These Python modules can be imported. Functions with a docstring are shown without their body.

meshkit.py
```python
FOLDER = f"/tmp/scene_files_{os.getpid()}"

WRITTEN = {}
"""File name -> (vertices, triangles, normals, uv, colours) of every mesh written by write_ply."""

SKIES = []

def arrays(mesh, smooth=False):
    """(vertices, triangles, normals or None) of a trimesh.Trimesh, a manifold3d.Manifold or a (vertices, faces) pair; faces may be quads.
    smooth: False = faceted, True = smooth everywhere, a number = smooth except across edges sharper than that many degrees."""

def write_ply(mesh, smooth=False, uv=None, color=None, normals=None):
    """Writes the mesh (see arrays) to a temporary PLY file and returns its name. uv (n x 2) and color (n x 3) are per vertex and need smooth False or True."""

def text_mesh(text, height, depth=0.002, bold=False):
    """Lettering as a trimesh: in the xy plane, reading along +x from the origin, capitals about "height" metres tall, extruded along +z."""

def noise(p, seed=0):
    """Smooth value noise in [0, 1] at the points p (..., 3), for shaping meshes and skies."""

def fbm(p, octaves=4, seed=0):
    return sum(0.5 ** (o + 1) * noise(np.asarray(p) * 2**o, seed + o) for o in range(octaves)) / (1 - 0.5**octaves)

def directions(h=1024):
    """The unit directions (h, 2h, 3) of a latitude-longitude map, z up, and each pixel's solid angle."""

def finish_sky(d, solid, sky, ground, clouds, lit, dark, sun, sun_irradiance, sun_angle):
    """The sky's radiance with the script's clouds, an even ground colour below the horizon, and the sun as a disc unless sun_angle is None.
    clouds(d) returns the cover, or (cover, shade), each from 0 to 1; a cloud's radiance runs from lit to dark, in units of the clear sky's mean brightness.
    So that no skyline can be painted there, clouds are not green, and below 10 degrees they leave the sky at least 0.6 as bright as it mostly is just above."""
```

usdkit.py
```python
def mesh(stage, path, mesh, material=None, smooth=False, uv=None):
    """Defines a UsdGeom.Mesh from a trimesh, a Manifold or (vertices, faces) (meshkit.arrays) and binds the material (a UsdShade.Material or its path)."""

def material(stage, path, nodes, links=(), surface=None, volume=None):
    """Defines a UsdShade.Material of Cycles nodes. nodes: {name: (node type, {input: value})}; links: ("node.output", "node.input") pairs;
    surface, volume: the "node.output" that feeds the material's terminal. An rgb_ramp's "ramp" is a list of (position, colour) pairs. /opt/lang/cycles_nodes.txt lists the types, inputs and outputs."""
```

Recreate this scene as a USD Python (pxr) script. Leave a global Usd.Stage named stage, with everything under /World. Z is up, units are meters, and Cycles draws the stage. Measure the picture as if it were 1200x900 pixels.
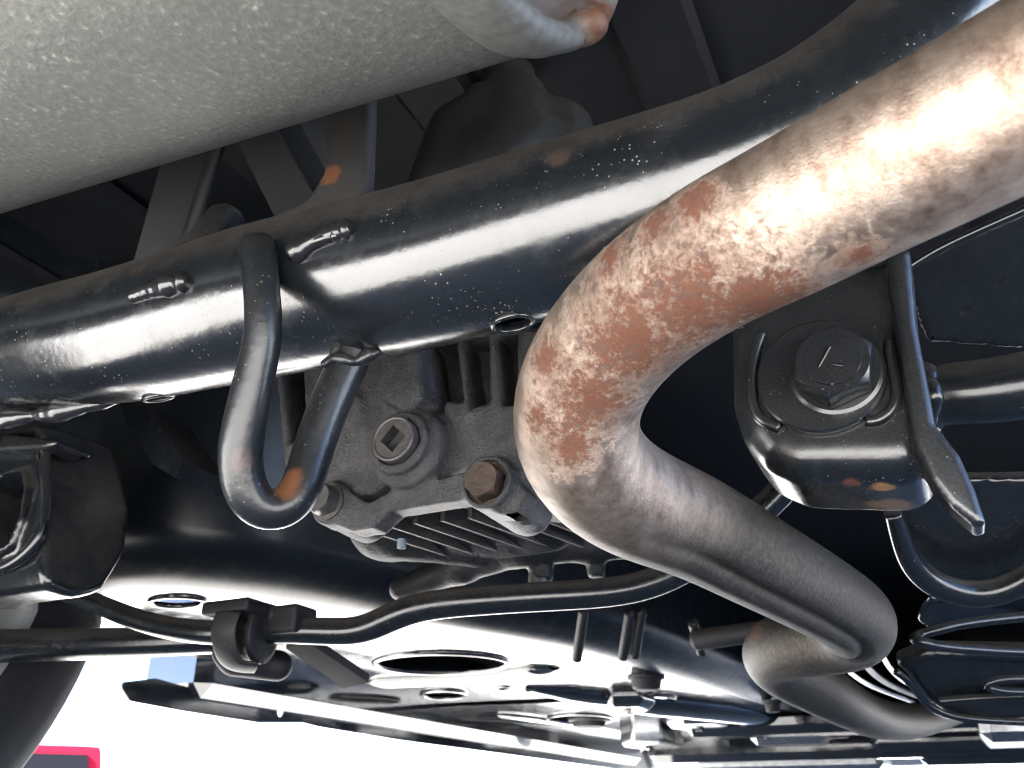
import math, random
import numpy as np, trimesh
import usdkit, meshkit
from pxr import Usd, UsdGeom, UsdLux, UsdShade, Gf, Sdf, Vt
from scipy.interpolate import CubicSpline
import shapely.geometry as sg
import manifold3d as m3

# ------------------------------------------------------------------ camera, sky, sun, exposure
stage = Usd.Stage.CreateInMemory()
UsdGeom.SetStageUpAxis(stage, UsdGeom.Tokens.z)
UsdGeom.SetStageMetersPerUnit(stage, 1.0)
UsdGeom.Xform.Define(stage, '/World')
UsdGeom.Scope.Define(stage, '/World/Looks')

FPX = 1040.0                       # focal length in pixels of the 1200 x 900 photograph
PITCH, YAW = math.radians(26.0), math.radians(25.0)
CAM = np.array([0.0, 0.0, 0.15])   # lying on the ground under the tail of the car; car forward is +y, right is +x
EXPOSURE = 4.8
SUN_AZ, SUN_EL = math.radians(228.0), math.radians(37.0)   # azimuth = atan2(x, y) of the direction to the sun
SUN_I, SKY_S = 1.25, 0.055

sP, cP, sY, cY = math.sin(PITCH), math.cos(PITCH), math.sin(YAW), math.cos(YAW)
FH = np.array([-sY, cY, 0.0]); RIGHT = np.array([cY, sY, 0.0]); ZUP = np.array([0, 0, 1.0])
FWD = FH * cP + ZUP * sP
UP = -FH * sP + ZUP * cP

cam = UsdGeom.Camera.Define(stage, '/World/camera')
cam.CreateHorizontalApertureAttr(36.0)
cam.CreateVerticalApertureAttr(27.0)
cam.CreateFocalLengthAttr(36.0 * FPX / 1200.0)
cam.CreateClippingRangeAttr(Gf.Vec2f(0.01, 2000.0))
cam.CreateExposureAttr(EXPOSURE)
cam.CreateFStopAttr(22.0)
cam.CreateFocusDistanceAttr(0.42)
M = np.eye(4); M[0, :3] = RIGHT; M[1, :3] = UP; M[2, :3] = -FWD; M[3, :3] = CAM
cam.AddTransformOp().Set(Gf.Matrix4d(M.tolist()))

SUND = np.array([math.sin(SUN_AZ) * math.cos(SUN_EL), math.cos(SUN_AZ) * math.cos(SUN_EL), math.sin(SUN_EL)])
usdkit.material(stage, '/World/Looks/sky', {
    'sky': ('sky_texture', {'sky_type': 'single_scattering', 'sun_disc': False, 'sun_elevation': SUN_EL,
                            'sun_rotation': SUN_AZ, 'aerosol_density': .15, 'air_density': .35}),
    'bg': ('background_shader', {'strength': SKY_S})}, [('sky.color', 'bg.color')], surface='bg.background')
dome = UsdLux.DomeLight.Define(stage, '/World/sky')
UsdShade.MaterialBindingAPI.Apply(dome.GetPrim()).Bind(UsdShade.Material.Get(stage, '/World/Looks/sky'))
dome.GetPrim().SetCustomDataByKey('kind', 'structure')
sun = UsdLux.DistantLight.Define(stage, '/World/sun')
sun.CreateIntensityAttr(SUN_I); sun.CreateNormalizeAttr(True) if hasattr(sun, 'CreateNormalizeAttr') else None
sun.CreateAngleAttr(0.5); sun.CreateColorAttr(Gf.Vec3f(1.0, 0.97, 0.93))
zl = SUND; xl = np.cross(ZUP, zl); xl /= np.linalg.norm(xl); yl = np.cross(zl, xl)
MS = np.eye(4); MS[0, :3] = xl; MS[1, :3] = yl; MS[2, :3] = zl
UsdGeom.Xformable(sun).AddTransformOp().Set(Gf.Matrix4d(MS.tolist()))

# ------------------------------------------------------------------ helpers: photograph pixel + depth / plane -> world point
def ray(u, v):
    return FWD + RIGHT * ((u - 600.0) / FPX) + UP * ((450.0 - v) / FPX)
def pt(u, v, d): return CAM + ray(u, v) * d
def onplane(u, v, k, val):
    r = ray(u, v); return CAM + r * ((val - CAM[k]) / r[k])
def onX(u, v, X): return onplane(u, v, 0, X)
def onY(u, v, Y): return onplane(u, v, 1, Y)
def onZ(u, v, Z): return onplane(u, v, 2, Z)
def wpx(w, d): return w * d / FPX
FLOOR_Z, FLOOR_S = .36, .012
def floor_h(y): return FLOOR_Z + FLOOR_S * (np.asarray(y) - .9)
def onF(u, v, dz=0.0):
    p = onplane(u, v, 2, FLOOR_Z + dz)
    for _ in range(12): p = onplane(u, v, 2, float(floor_h(min(p[1], 4.0))) + dz)
    return p
def nrm(a): a = np.asarray(a, float); return a / max(np.linalg.norm(a), 1e-12)

# ------------------------------------------------------------------ helpers: scene objects
used = {}
def numbered(path):
    n = used.get(path, 0); used[path] = n + 1
    return path if n == 0 else f'{path}_{n:03d}'
def settag(p, label=None, cat=None, group=None, kind=None):
    for k, v in (('label', label), ('category', cat), ('group', group), ('kind', kind)):
        if v: p.SetCustomDataByKey(k, v)
class Thing:
    def __init__(s, name, label, cat, base=(0, 0, 0), group=None, kind=None):
        s.path = numbered('/World/' + name); s.base = np.array(base, float)
        x = UsdGeom.Xform.Define(stage, s.path); x.AddTranslateOp().Set(Gf.Vec3d(*map(float, base)))
        settag(x.GetPrim(), label, cat, group, kind)
    def part(s, name, mesh, mat, smooth=40, label=None, kind=None):
        return Part(s, name, mesh, mat, smooth, label, kind)
class Part:
    def __init__(s, parent, name, mesh, mat, smooth=40, label=None, kind=None):
        s.base = parent.base; s.path = numbered(parent.path + '/' + name)
        v, f, n = meshkit.arrays(mesh, smooth)
        mm = trimesh.Trimesh(v - s.base, f, process=False)
        m = usdkit.mesh(stage, s.path, mm, MAT[mat], smooth=False)
        if n is not None:
            m.CreateNormalsAttr(Vt.Vec3fArray.FromNumpy(n.astype(np.float32))); m.SetNormalsInterpolation('vertex')
        settag(m.GetPrim(), label=label, kind=kind)
    def part(s, name, mesh, mat, smooth=40, label=None, kind=None):
        return Part(s, name, mesh, mat, smooth, label, kind)

# ------------------------------------------------------------------ helpers: shapes
def spline(pts, n, extra=None):
    P = np.asarray(pts, float)
    t = np.concatenate([[0], np.cumsum(np.sqrt(np.linalg.norm(np.diff(P, axis=0), axis=1)))])
    q = CubicSpline(t, P, bc_type='natural')
    tt = np.linspace(0, t[-1], n)
    # even arc length
    fine = q(np.linspace(0, t[-1], n * 8)); L = np.concatenate([[0], np.cumsum(np.linalg.norm(np.diff(fine, axis=0), axis=1))])
    tt = np.interp(np.linspace(0, L[-1], n), L, np.linspace(0, t[-1], n * 8))
    if extra is not None:
        return q(tt), np.interp(tt, t, np.asarray(extra, float))
    return q(tt)
def frames(P, closed=False):
    T = np.gradient(P, axis=0); T /= np.linalg.norm(T, axis=1, keepdims=True)
    a = ZUP if abs(T[0][2]) < .9 else np.array([1., 0, 0])
    N = nrm(np.cross(np.cross(T[0], a), T[0])); out = [N]
    for i in range(1, len(P)):
        N = out[-1] - T[i] * (out[-1] @ T[i]); out.append(nrm(N))
    N = np.array(out); return T, N, np.cross(T, N)
def sweep(P, R, seg=32, sx=1.0, sy=1.0, cap=True, ripple=None):
    P = np.asarray(P, float); n = len(P); R = np.broadcast_to(np.asarray(R, float), (n,))
    T, N, B = frames(P)
    a = np.linspace(0, 2 * np.pi, seg, endpoint=False)
    V = P[:, None] + (N[:, None] * np.cos(a)[None, :, None] * sx + B[:, None] * np.sin(a)[None, :, None] * sy) * R[:, None, None]
    if ripple is not None:
        V = V + ripple(V)
    V = V.reshape(-1, 3)
    i = np.arange(n - 1)[:, None] * seg; j = np.arange(seg)[None]; k = (j + 1) % seg
    q = np.stack([i + j, i + k, i + seg + k, i + seg + j], -1).reshape(-1, 4)
    f = np.vstack([q[:, [0, 1, 2]], q[:, [0, 2, 3]]])
    if cap:
        V = np.vstack([V, P[0], P[-1]]); c0, c1 = len(V) - 2, len(V) - 1; jj = np.arange(seg); kk = (jj + 1) % seg; o = (n - 1) * seg
        f = np.vstack([f, np.stack([np.full(seg, c0), kk, jj], 1), np.stack([np.full(seg, c1), o + jj, o + kk], 1)])
    m = trimesh.Trimesh(V, f, process=False)
    if m.is_watertight and m.volume < 0: m.invert()
    return m
def pathtube(keys, n=60, seg=32, **kw):
    """keys: (u, v, depth, width in px)"""
    P = [pt(u, v, d) for u, v, d, w in keys]; R = [wpx(w, d) / 2 for u, v, d, w in keys]
    P, R = spline(P, n, R)
    return sweep(P, R, seg, **kw)
def lathe(c, axis, prof, seg=48):
    """prof: (s along axis, radius)"""
    axis = nrm(axis); a = ZUP if abs(axis[2]) < .9 else np.array([1., 0, 0]); N = nrm(np.cross(a, axis)); B = np.cross(axis, N)
    th = np.linspace(0, 2 * np.pi, seg, endpoint=False); ring = np.cos(th)[:, None] * N + np.sin(th)[:, None] * B
    V = np.concatenate([np.asarray(c) + axis * s + ring * max(r, 1e-5) for s, r in prof]); n = len(prof)
    i = np.arange(n - 1)[:, None] * seg; j = np.arange(seg)[None]; k = (j + 1) % seg
    q = np.stack([i + j, i + k, i + seg + k, i + seg + j], -1).reshape(-1, 4)
    m = trimesh.Trimesh(V, np.vstack([q[:, [0, 1, 2]], q[:, [0, 2, 3]]]), process=False)
    return m
def hexbolt(c, axis, r, h, rot=0.0, washer=0.0):
    axis = nrm(axis); a = ZUP if abs(axis[2]) < .9 else np.array([1., 0, 0]); N = nrm(np.cross(a, axis)); B = np.cross(axis, N)
    pts = []
    for k in range(6):
        t = rot + k * math.pi / 3; e = N * math.cos(t) + B * math.sin(t)
        pts += [c + e * r, c + e * r + axis * h * .82]
    for k in range(36):
        t = k * math.pi / 18; e = N * math.cos(t) + B * math.sin(t)
        pts.append(c + e * r * .86 + axis * h)
    return trimesh.convex.convex_hull(np.array(pts))
def ringpath(c, n, r, k=48, e1=None, r2=None):
    n = nrm(n); a = ZUP if abs(n[2]) < .9 else np.array([1., 0, 0])
    N = nrm(np.cross(a, n)) if e1 is None else nrm(e1); B = np.cross(n, N); t = np.linspace(0, 2 * np.pi, k + 1)
    return np.asarray(c) + np.cos(t)[:, None] * N * r + np.sin(t)[:, None] * B * (r2 or r)
def cat(*ms): return trimesh.util.concatenate(list(ms))
def tomani(m): return m3.Manifold(m3.Mesh(np.asarray(m.vertices, np.float32), np.asarray(m.faces, np.uint32)))
def frommani(m):
    k = m.to_mesh(); return trimesh.Trimesh(np.array(k.vert_properties[:, :3], float), np.array(k.tri_verts), process=False)
def box(lo, hi, ch=0.003):
    lo, hi = np.array(lo, float), np.array(hi, float); lo, hi = np.minimum(lo, hi), np.maximum(lo, hi); p = []
    for sx in (0, 1):
        for sy in (0, 1):
            for sz in (0, 1):
                c = np.where([sx, sy, sz], hi, lo); s = np.where([sx, sy, sz], -1, 1) * ch
                p += [c + s * [1, 1, 0], c + s * [1, 0, 1], c + s * [0, 1, 1]]
    return trimesh.convex.convex_hull(np.array(p))
def hit(mesh, u, v):
    """first surface point of the mesh seen through a photograph pixel"""
    o, d = CAM, ray(u, v); t = mesh.triangles; e1 = t[:, 1] - t[:, 0]; e2 = t[:, 2] - t[:, 0]
    h = np.cross(d, e2); a = np.einsum('ij,ij->i', e1, h); a = np.where(abs(a) < 1e-14, 1e-14, a); s = o - t[:, 0]
    uu = np.einsum('ij,ij->i', s, h) / a; q = np.cross(s, e1); vv = q @ d / a; tt = np.einsum('ij,ij->i', e2, q) / a
    ok = (uu >= -1e-6) & (vv >= -1e-6) & (uu + vv <= 1 + 1e-6) & (tt > 1e-6)
    return o + d * tt[ok].min() if ok.any() else None

# --- signed distance shapes meshed with surface nets: castings and stampings
def sdf_mesh(f, lo, hi, h):
    lo, hi = np.array(lo, float), np.array(hi, float); n = np.ceil((hi - lo) / h).astype(int) + 1
    g = [lo[k] + np.arange(n[k]) * h for k in range(3)]
    P = np.stack(np.meshgrid(*g, indexing='ij'), -1); F = f(P.reshape(-1, 3)).reshape(n)
    S = F < 0; acc = np.zeros((*(n - 1), 3)); cnt = np.zeros(n - 1); edges = []
    for a in range(3):
        sl0 = [slice(None)] * 3; sl1 = [slice(None)] * 3; sl0[a] = slice(0, -1); sl1[a] = slice(1, None)
        cross = S[tuple(sl0)] != S[tuple(sl1)]; idx = np.argwhere(cross)
        f0 = F[tuple(sl0)][cross]; f1 = F[tuple(sl1)][cross]; t = f0 / (f0 - f1)
        p = lo + idx * h; p[:, a] += t * h; b, c = [k for k in range(3) if k != a]
        for db in (0, 1):
            for dc in (0, 1):
                ii = idx.copy(); ii[:, b] -= db; ii[:, c] -= dc
                ok = (ii >= 0).all(1) & (ii < n - 1).all(1)
                np.add.at(acc, tuple(ii[ok].T), p[ok]); np.add.at(cnt, tuple(ii[ok].T), 1)
        edges.append((a, b, c, idx, S[tuple(sl0)][cross]))
    act = cnt > 0; ids = -np.ones(n - 1, int); ids[act] = np.arange(act.sum()); V = acc[act] / cnt[act][:, None]; Q = []
    for a, b, c, idx, inside in edges:
        ok = (idx[:, b] > 0) & (idx[:, c] > 0) & (idx[:, b] < n[b] - 1) & (idx[:, c] < n[c] - 1); idx, inside = idx[ok], inside[ok]
        def g_(db, dc):
            ii = idx.copy(); ii[:, b] -= db; ii[:, c] -= dc; return ids[tuple(ii.T)]
        q = np.stack([g_(1, 1), g_(0, 1), g_(0, 0), g_(1, 0)], 1)
        flip = inside if a != 1 else ~inside
        q = np.where(flip[:, None], q, q[:, ::-1]); Q.append(q)
    Q = np.vstack(Q)
    return trimesh.Trimesh(V, np.vstack([Q[:, [0, 1, 2]], Q[:, [0, 2, 3]]]), process=False)
def smin(a, b, k):
    h = np.clip(.5 + .5 * (b - a) / k, 0, 1); return b + (a - b) * h - k * h * (1 - h)
def smax(a, b, k): return -smin(-a, -b, k)
def s_caps(P, a, b, ra, rb=None):
    rb = ra if rb is None else rb; a, b = np.asarray(a), np.asarray(b); ab = b - a; t = np.clip((P - a) @ ab / (ab @ ab), 0, 1)
    return np.linalg.norm(P - a - t[:, None] * ab, axis=1) - (ra + (rb - ra) * t)
def s_cyl(P, c, ax, r, h, rd=.002):
    """rounded cylinder, centred at c, half height h"""
    ax = nrm(ax); q = P - c; z = q @ ax; rr = np.linalg.norm(q - z[:, None] * ax, axis=1); dx, dz = rr - r + rd, np.abs(z) - h + rd
    return np.minimum(np.maximum(dx, dz), 0) + np.hypot(np.maximum(dx, 0), np.maximum(dz, 0)) - rd
def s_box(P, c, hs, rd=.003, R=None):
    q = P - c
    if R is not None: q = q @ np.asarray(R).T
    q = np.abs(q) - np.array(hs) + rd
    return np.linalg.norm(np.maximum(q, 0), axis=1) + np.minimum(q.max(1), 0) - rd
def poly2(x, y, poly):
    poly = np.asarray(poly, float); n = len(poly); d = np.full(len(x), 1e9); s = np.ones(len(x))
    for i in range(n):
        a, b = poly[i], poly[i - 1]; e = b - a; wx, wy = x - a[0], y - a[1]
        t = np.clip((wx * e[0] + wy * e[1]) / max(e @ e, 1e-18), 0, 1); d = np.minimum(d, (wx - e[0] * t) ** 2 + (wy - e[1] * t) ** 2)
        c1, c2, c3 = y >= a[1], y < b[1], e[0] * wy > e[1] * wx
        s = np.where((c1 & c2 & c3) | (~c1 & ~c2 & ~c3), -s, s)
    return s * np.sqrt(d)
def s_ext(P, poly, ax, lo, hi, rd=.003, corner=0.0):
    """polygon given in the two axes other than ax, extruded along world axis ax from lo to hi, edges rounded"""
    k = [i for i in range(3) if i != ax]; d = poly2(P[:, k[0]], P[:, k[1]], poly) + 0.0
    if corner: d = d + 0.0
    z = np.abs(P[:, ax] - (lo + hi) / 2) - (hi - lo) / 2; dx, dz = d + rd, z + rd
    return np.minimum(np.maximum(dx, dz), 0) + np.hypot(np.maximum(dx, 0), np.maximum(dz, 0)) - rd
def smoothpoly(pts, r):
    p = sg.Polygon(pts).buffer(0); p = p.buffer(-r, 8).buffer(2 * r, 8).buffer(-r, 8)
    p = max(getattr(p, 'geoms', [p]), key=lambda g: g.area)
    return np.array(p.exterior.coords)[:-1]
def Ypoly(px, Y): return np.array([onY(u, v, Y)[[0, 2]] for u, v in px])
def Zpoly(px, Z): return np.array([onZ(u, v, Z)[[0, 1]] for u, v in px])
def Xpoly(px, X): return np.array([onX(u, v, X)[[1, 2]] for u, v in px])
def bounds(*pts, pad=.02):
    p = np.array(pts); return p.min(0) - pad, p.max(0) + pad

# ------------------------------------------------------------------ materials
MAT = {}
def mat(name, nodes, links, surface='p.BSDF'):
    MAT[name] = usdkit.material(stage, '/World/Looks/' + name, nodes, links, surface=surface)
def simple(name, col, rough, metal=0.0, coat=0.0, bump=0.0, bscale=400, var=0.0, vscale=60, spec=.5):
    nodes = {'g': ('geometry', {}), 'p': ('principled_bsdf', {'base_color': col, 'roughness': rough, 'metallic': metal, 'coat_weight': coat, 'specular_ior_level': spec})}
    links = []
    if bump:
        nodes['n'] = ('noise_texture', {'scale': bscale, 'detail': 4.0}); nodes['b'] = ('bump', {'strength': bump, 'distance': .001})
        links += [('g.position', 'n.vector'), ('n.fac', 'b.height'), ('b.normal', 'p.normal')]
    if var:
        nodes['n2'] = ('noise_texture', {'scale': vscale, 'detail': 5.0, 'roughness': .65})
        nodes['r'] = ('rgb_ramp', {'ramp': [(.25, tuple(c * (1 - var) for c in col)), (.75, tuple(min(1, c * (1 + var)) for c in col))]})
        links += [('g.position', 'n2.vector'), ('n2.fac', 'r.fac'), ('r.color', 'p.base_color')]
    mat(name, nodes, links)

def black_paint(name, rough=.2, dust=.8, dustcol=(.07, .06, .05), specks=1.0, base=(.0055, .0066, .008), dlo=.05, dhi=.8, rust=None, bump=.12, ior=1.7, grime=.2):
    """gloss chassis black with settled brown dust on what faces up, pale grit specks, optional rust spots at given points"""
    n = {'g': ('geometry', {}),
         'sx': ('separate_xyz', {}),
         'n1': ('noise_texture', {'scale': 45.0, 'detail': 6.0, 'roughness': .7}),
         'ad': ('math', {'math_type': 'multiply_add', 'value2': .55, 'value3': -.27}),
         'ad2': ('math', {'math_type': 'add'}),
         'mr': ('map_range', {'from_min': dlo, 'from_max': dhi, 'to_min': 0.0, 'to_max': dust, 'clamp': True}),
         'fine': ('noise_texture', {'scale': 900.0, 'detail': 2.0}),
         'fr': ('map_range', {'from_min': .3, 'from_max': .7, 'to_min': .55, 'to_max': 1.0, 'clamp': True}),
         'dm': ('math', {'math_type': 'multiply'}),
         'v': ('voronoi_texture', {'scale': 330.0}),
         'vn': ('noise_texture', {'scale': 38.0, 'detail': 2.0}),
         'vt': ('map_range', {'from_min': .32, 'from_max': .75, 'to_min': .0, 'to_max': .24, 'clamp': True}),
         'lt': ('math', {'math_type': 'subtract'}),
         'sp': ('map_range', {'from_min': 0.0, 'from_max': .07, 'to_min': 0.0, 'to_max': .75 * specks, 'clamp': True}),
         'c1': ('mix_color', {'a': base, 'b': dustcol}),
         'c2': ('mix_color', {'b': (.14, .13, .115)}),
         'rm': ('map_range', {'from_min': 0.0, 'from_max': 1.0, 'to_min': rough, 'to_max': .75, 'clamp': True}),
         'mx': ('math', {'math_type': 'maximum'}), 'mo': ('map_range', {'from_min': .48, 'from_max': .75, 'to_min': 0.0, 'to_max': grime, 'clamp': True}), 'mx2': ('math', {'math_type': 'maximum'}),
         'n2': ('noise_texture', {'scale': 260.0, 'detail': 3.0}),
         'b': ('bump', {'strength': bump, 'distance': .0006}),
         'p': ('principled_bsdf', {'ior': ior})}
    l = [('g.position', 'n1.vector'), ('g.normal', 'sx.vector'), ('n1.fac', 'ad.value1'), ('ad.value', 'ad2.value1'), ('sx.z', 'ad2.value2'),
         ('ad2.value', 'mr.value'), ('g.position', 'fine.vector'), ('fine.fac', 'fr.value'), ('mr.result', 'dm.value1'), ('fr.result', 'dm.value2'),
         ('g.position', 'v.vector'), ('g.position', 'vn.vector'), ('vn.fac', 'vt.value'), ('vt.result', 'lt.value1'), ('v.distance', 'lt.value2'), ('lt.value', 'sp.value'),
         ('dm.value', 'c1.fac'), ('c1.result', 'c2.a'), ('sp.result', 'c2.fac'), ('dm.value', 'mx.value1'), ('sp.result', 'mx.value2'), ('n1.fac', 'mo.value'), ('mo.result', 'mx2.value1'), ('mx.value', 'mx2.value2'), ('mx2.value', 'rm.value'),
         ('rm.result', 'p.roughness'), ('g.position', 'n2.vector'), ('n2.fac', 'b.height'), ('b.normal', 'p.normal')]
    last = 'c2.result'
    for i, (c, r, col) in enumerate(rust or ()):
        n[f'd{i}'] = ('vector_math', {'math_type': 'distance', 'vector2': tuple(c)})
        n[f'rn{i}'] = ('noise_texture', {'scale': 120.0, 'detail': 4.0})
        n[f'rs{i}'] = ('math', {'math_type': 'multiply_add', 'value2': r * 1.1, 'value3': -r * .55})
        n[f'ra{i}'] = ('math', {'math_type': 'add'})
        n[f'rr{i}'] = ('map_range', {'from_min': r, 'from_max': r * .6, 'to_min': 0.0, 'to_max': .9, 'clamp': True})
        n[f'rc{i}'] = ('mix_color', {'b': col})
        l += [('g.position', f'd{i}.vector1'), ('g.position', f'rn{i}.vector'), (f'rn{i}.fac', f'rs{i}.value1'), (f'd{i}.value', f'ra{i}.value1'), (f'rs{i}.value', f'ra{i}.value2'),
              (f'ra{i}.value', f'rr{i}.value'), (f'rr{i}.result', f'rc{i}.fac'), (last, f'rc{i}.a')]
        last = f'rc{i}.result'
    l.append((last, 'p.base_color'))
    mat(name, n, l)


black_paint('chassis_black', rough=.17)
black_paint('chassis_black_rusty', rough=.17, rust=[(pt(172, 326, .49), .010, (.03, .016, .011)), (pt(655, 187, .375), .007, (.03, .022, .018))])
black_paint('link_black', rough=.18, dust=.6, specks=.5, ior=1.5)
black_paint('kick_black', rough=.28, dust=.3, specks=.1, ior=1.3, bump=.05)
black_paint('bare_weld', rough=.2, dust=.2, base=(.008, .008, .009), specks=.3, bump=.3, ior=1.6)
black_paint('dusty_black', rough=.55, dust=1.0, dustcol=(.02, .018, .015), specks=.4, base=(.008, .0085, .0095), ior=1.35, dlo=-.5)
black_paint('floor_black', rough=.07, dust=.0, specks=.0, base=(.004, .005, .007), bump=.012, grime=.12)
simple('dark_rubber', (.007, .007, .008), .6, var=.3, spec=.25)
simple('tyre_rubber', (.006, .006, .008), .75, var=.3, bump=.2, spec=.2)
simple('shield_alloy', (.30, .31, .32), .28, metal=1.0, bump=.4, bscale=60, var=.3)
simple('steel', (.35, .33, .3), .4, metal=1.0, bump=.15, var=.4)
simple('rusty_steel', (.05, .034, .026), .6, metal=.5, bump=.4, var=.55, vscale=180)
simple('plug_metal', (.075, .07, .068), .42, metal=.6, bump=.3, var=.35, vscale=150)
simple('wheel_grey', (.25, .26, .27), .4, metal=.6)
simple('red_paint', (.2, .008, .02), .9, spec=.01)
simple('car_glass', (.008, .008, .011), .9, spec=.01)
simple('car_lamp', (.5, .05, .04), .15)
simple('white_plastic', (.10, .13, .16), .5)
black_paint('trunk_black', rough=.6, dust=.6, dustcol=(.02, .018, .017), specks=0, base=(.007, .0075, .009), ior=1.25)
simple('body_paint', (.25, .27, .3), .25, coat=.5)

# dark cast aluminium with sand-cast grain
mat('cast_alloy', {'g': ('geometry', {}), 'n': ('noise_texture', {'scale': 520.0, 'detail': 4.0, 'roughness': .75}), 'n2': ('noise_texture', {'scale': 35.0, 'detail': 5.0, 'roughness': .65}),
    'r': ('rgb_ramp', {'ramp': [(.3, (.022, .0215, .022)), (.52, (.052, .051, .0515)), (.7, (.11, .108, .108))]}),
    'm': ('math', {'math_type': 'multiply_add', 'value2': .5}), 'm2': ('math', {'math_type': 'multiply', 'value2': .5}),
    'b': ('bump', {'strength': .9, 'distance': .002}), 'p': ('principled_bsdf', {'metallic': .5, 'roughness': .42})},
    [('g.position', 'n.vector'), ('g.position', 'n2.vector'), ('n2.fac', 'm2.value1'), ('n.fac', 'm.value1'), ('m2.value', 'm.value3'), ('m.value', 'r.fac'), ('r.color', 'p.base_color'), ('n.fac', 'b.height'), ('b.normal', 'p.normal')])

simple('cast_dark', (.014, .0135, .014), .5, metal=.3, bump=.8, bscale=300, var=.5, spec=.3)
# aluminised muffler: matt grey, pale splashes
mat('aluminised', {'g': ('geometry', {}), 'n': ('noise_texture', {'scale': 330.0, 'detail': 5.0, 'roughness': .6}), 'n2': ('noise_texture', {'scale': 14.0, 'detail': 5.0, 'roughness': .6}),
    'r': ('rgb_ramp', {'ramp': [(.3, (.05, .051, .047)), (.57, (.072, .073, .067)), (.66, (.11, .111, .102)), (.76, (.22, .22, .2))]}),
    'r2': ('rgb_ramp', {'ramp': [(.3, (.85, .85, .84)), (.7, (1, 1, 1))]}), 'mm': ('mix_color', {'blend_type': 'multiply', 'fac': 1.0}),
    'b': ('bump', {'strength': .5, 'distance': .001}), 'p': ('principled_bsdf', {'metallic': .2, 'roughness': .6})},
    [('g.position', 'n.vector'), ('g.position', 'n2.vector'), ('n.fac', 'r.fac'), ('n2.fac', 'r2.fac'), ('r.color', 'mm.a'), ('r2.color', 'mm.b'), ('mm.result', 'p.base_color'), ('n.fac', 'b.height'), ('b.normal', 'p.normal')])
mat('muffler_cap', {'g': ('geometry', {}), 'n': ('noise_texture', {'scale': 40.0, 'detail': 5.0, 'roughness': .65}),
    'r': ('rgb_ramp', {'ramp': [(.3, (.05, .042, .042)), (.5, (.085, .07, .064)), (.7, (.11, .08, .066))]}), 'p': ('principled_bsdf', {'metallic': .4, 'roughness': .5})},
    [('g.position', 'n.vector'), ('n.fac', 'r.fac'), ('r.color', 'p.base_color')])
mat('rust_lip', {'g': ('geometry', {}), 'n': ('noise_texture', {'scale': 70.0, 'detail': 5.0, 'roughness': .65}),
    'r': ('rgb_ramp', {'ramp': [(.3, (.035, .018, .012)), (.5, (.085, .036, .018)), (.7, (.09, .07, .055))]}), 'p': ('principled_bsdf', {'metallic': .1, 'roughness': .6})},
    [('g.position', 'n.vector'), ('n.fac', 'r.fac'), ('r.color', 'p.base_color')])

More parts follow.
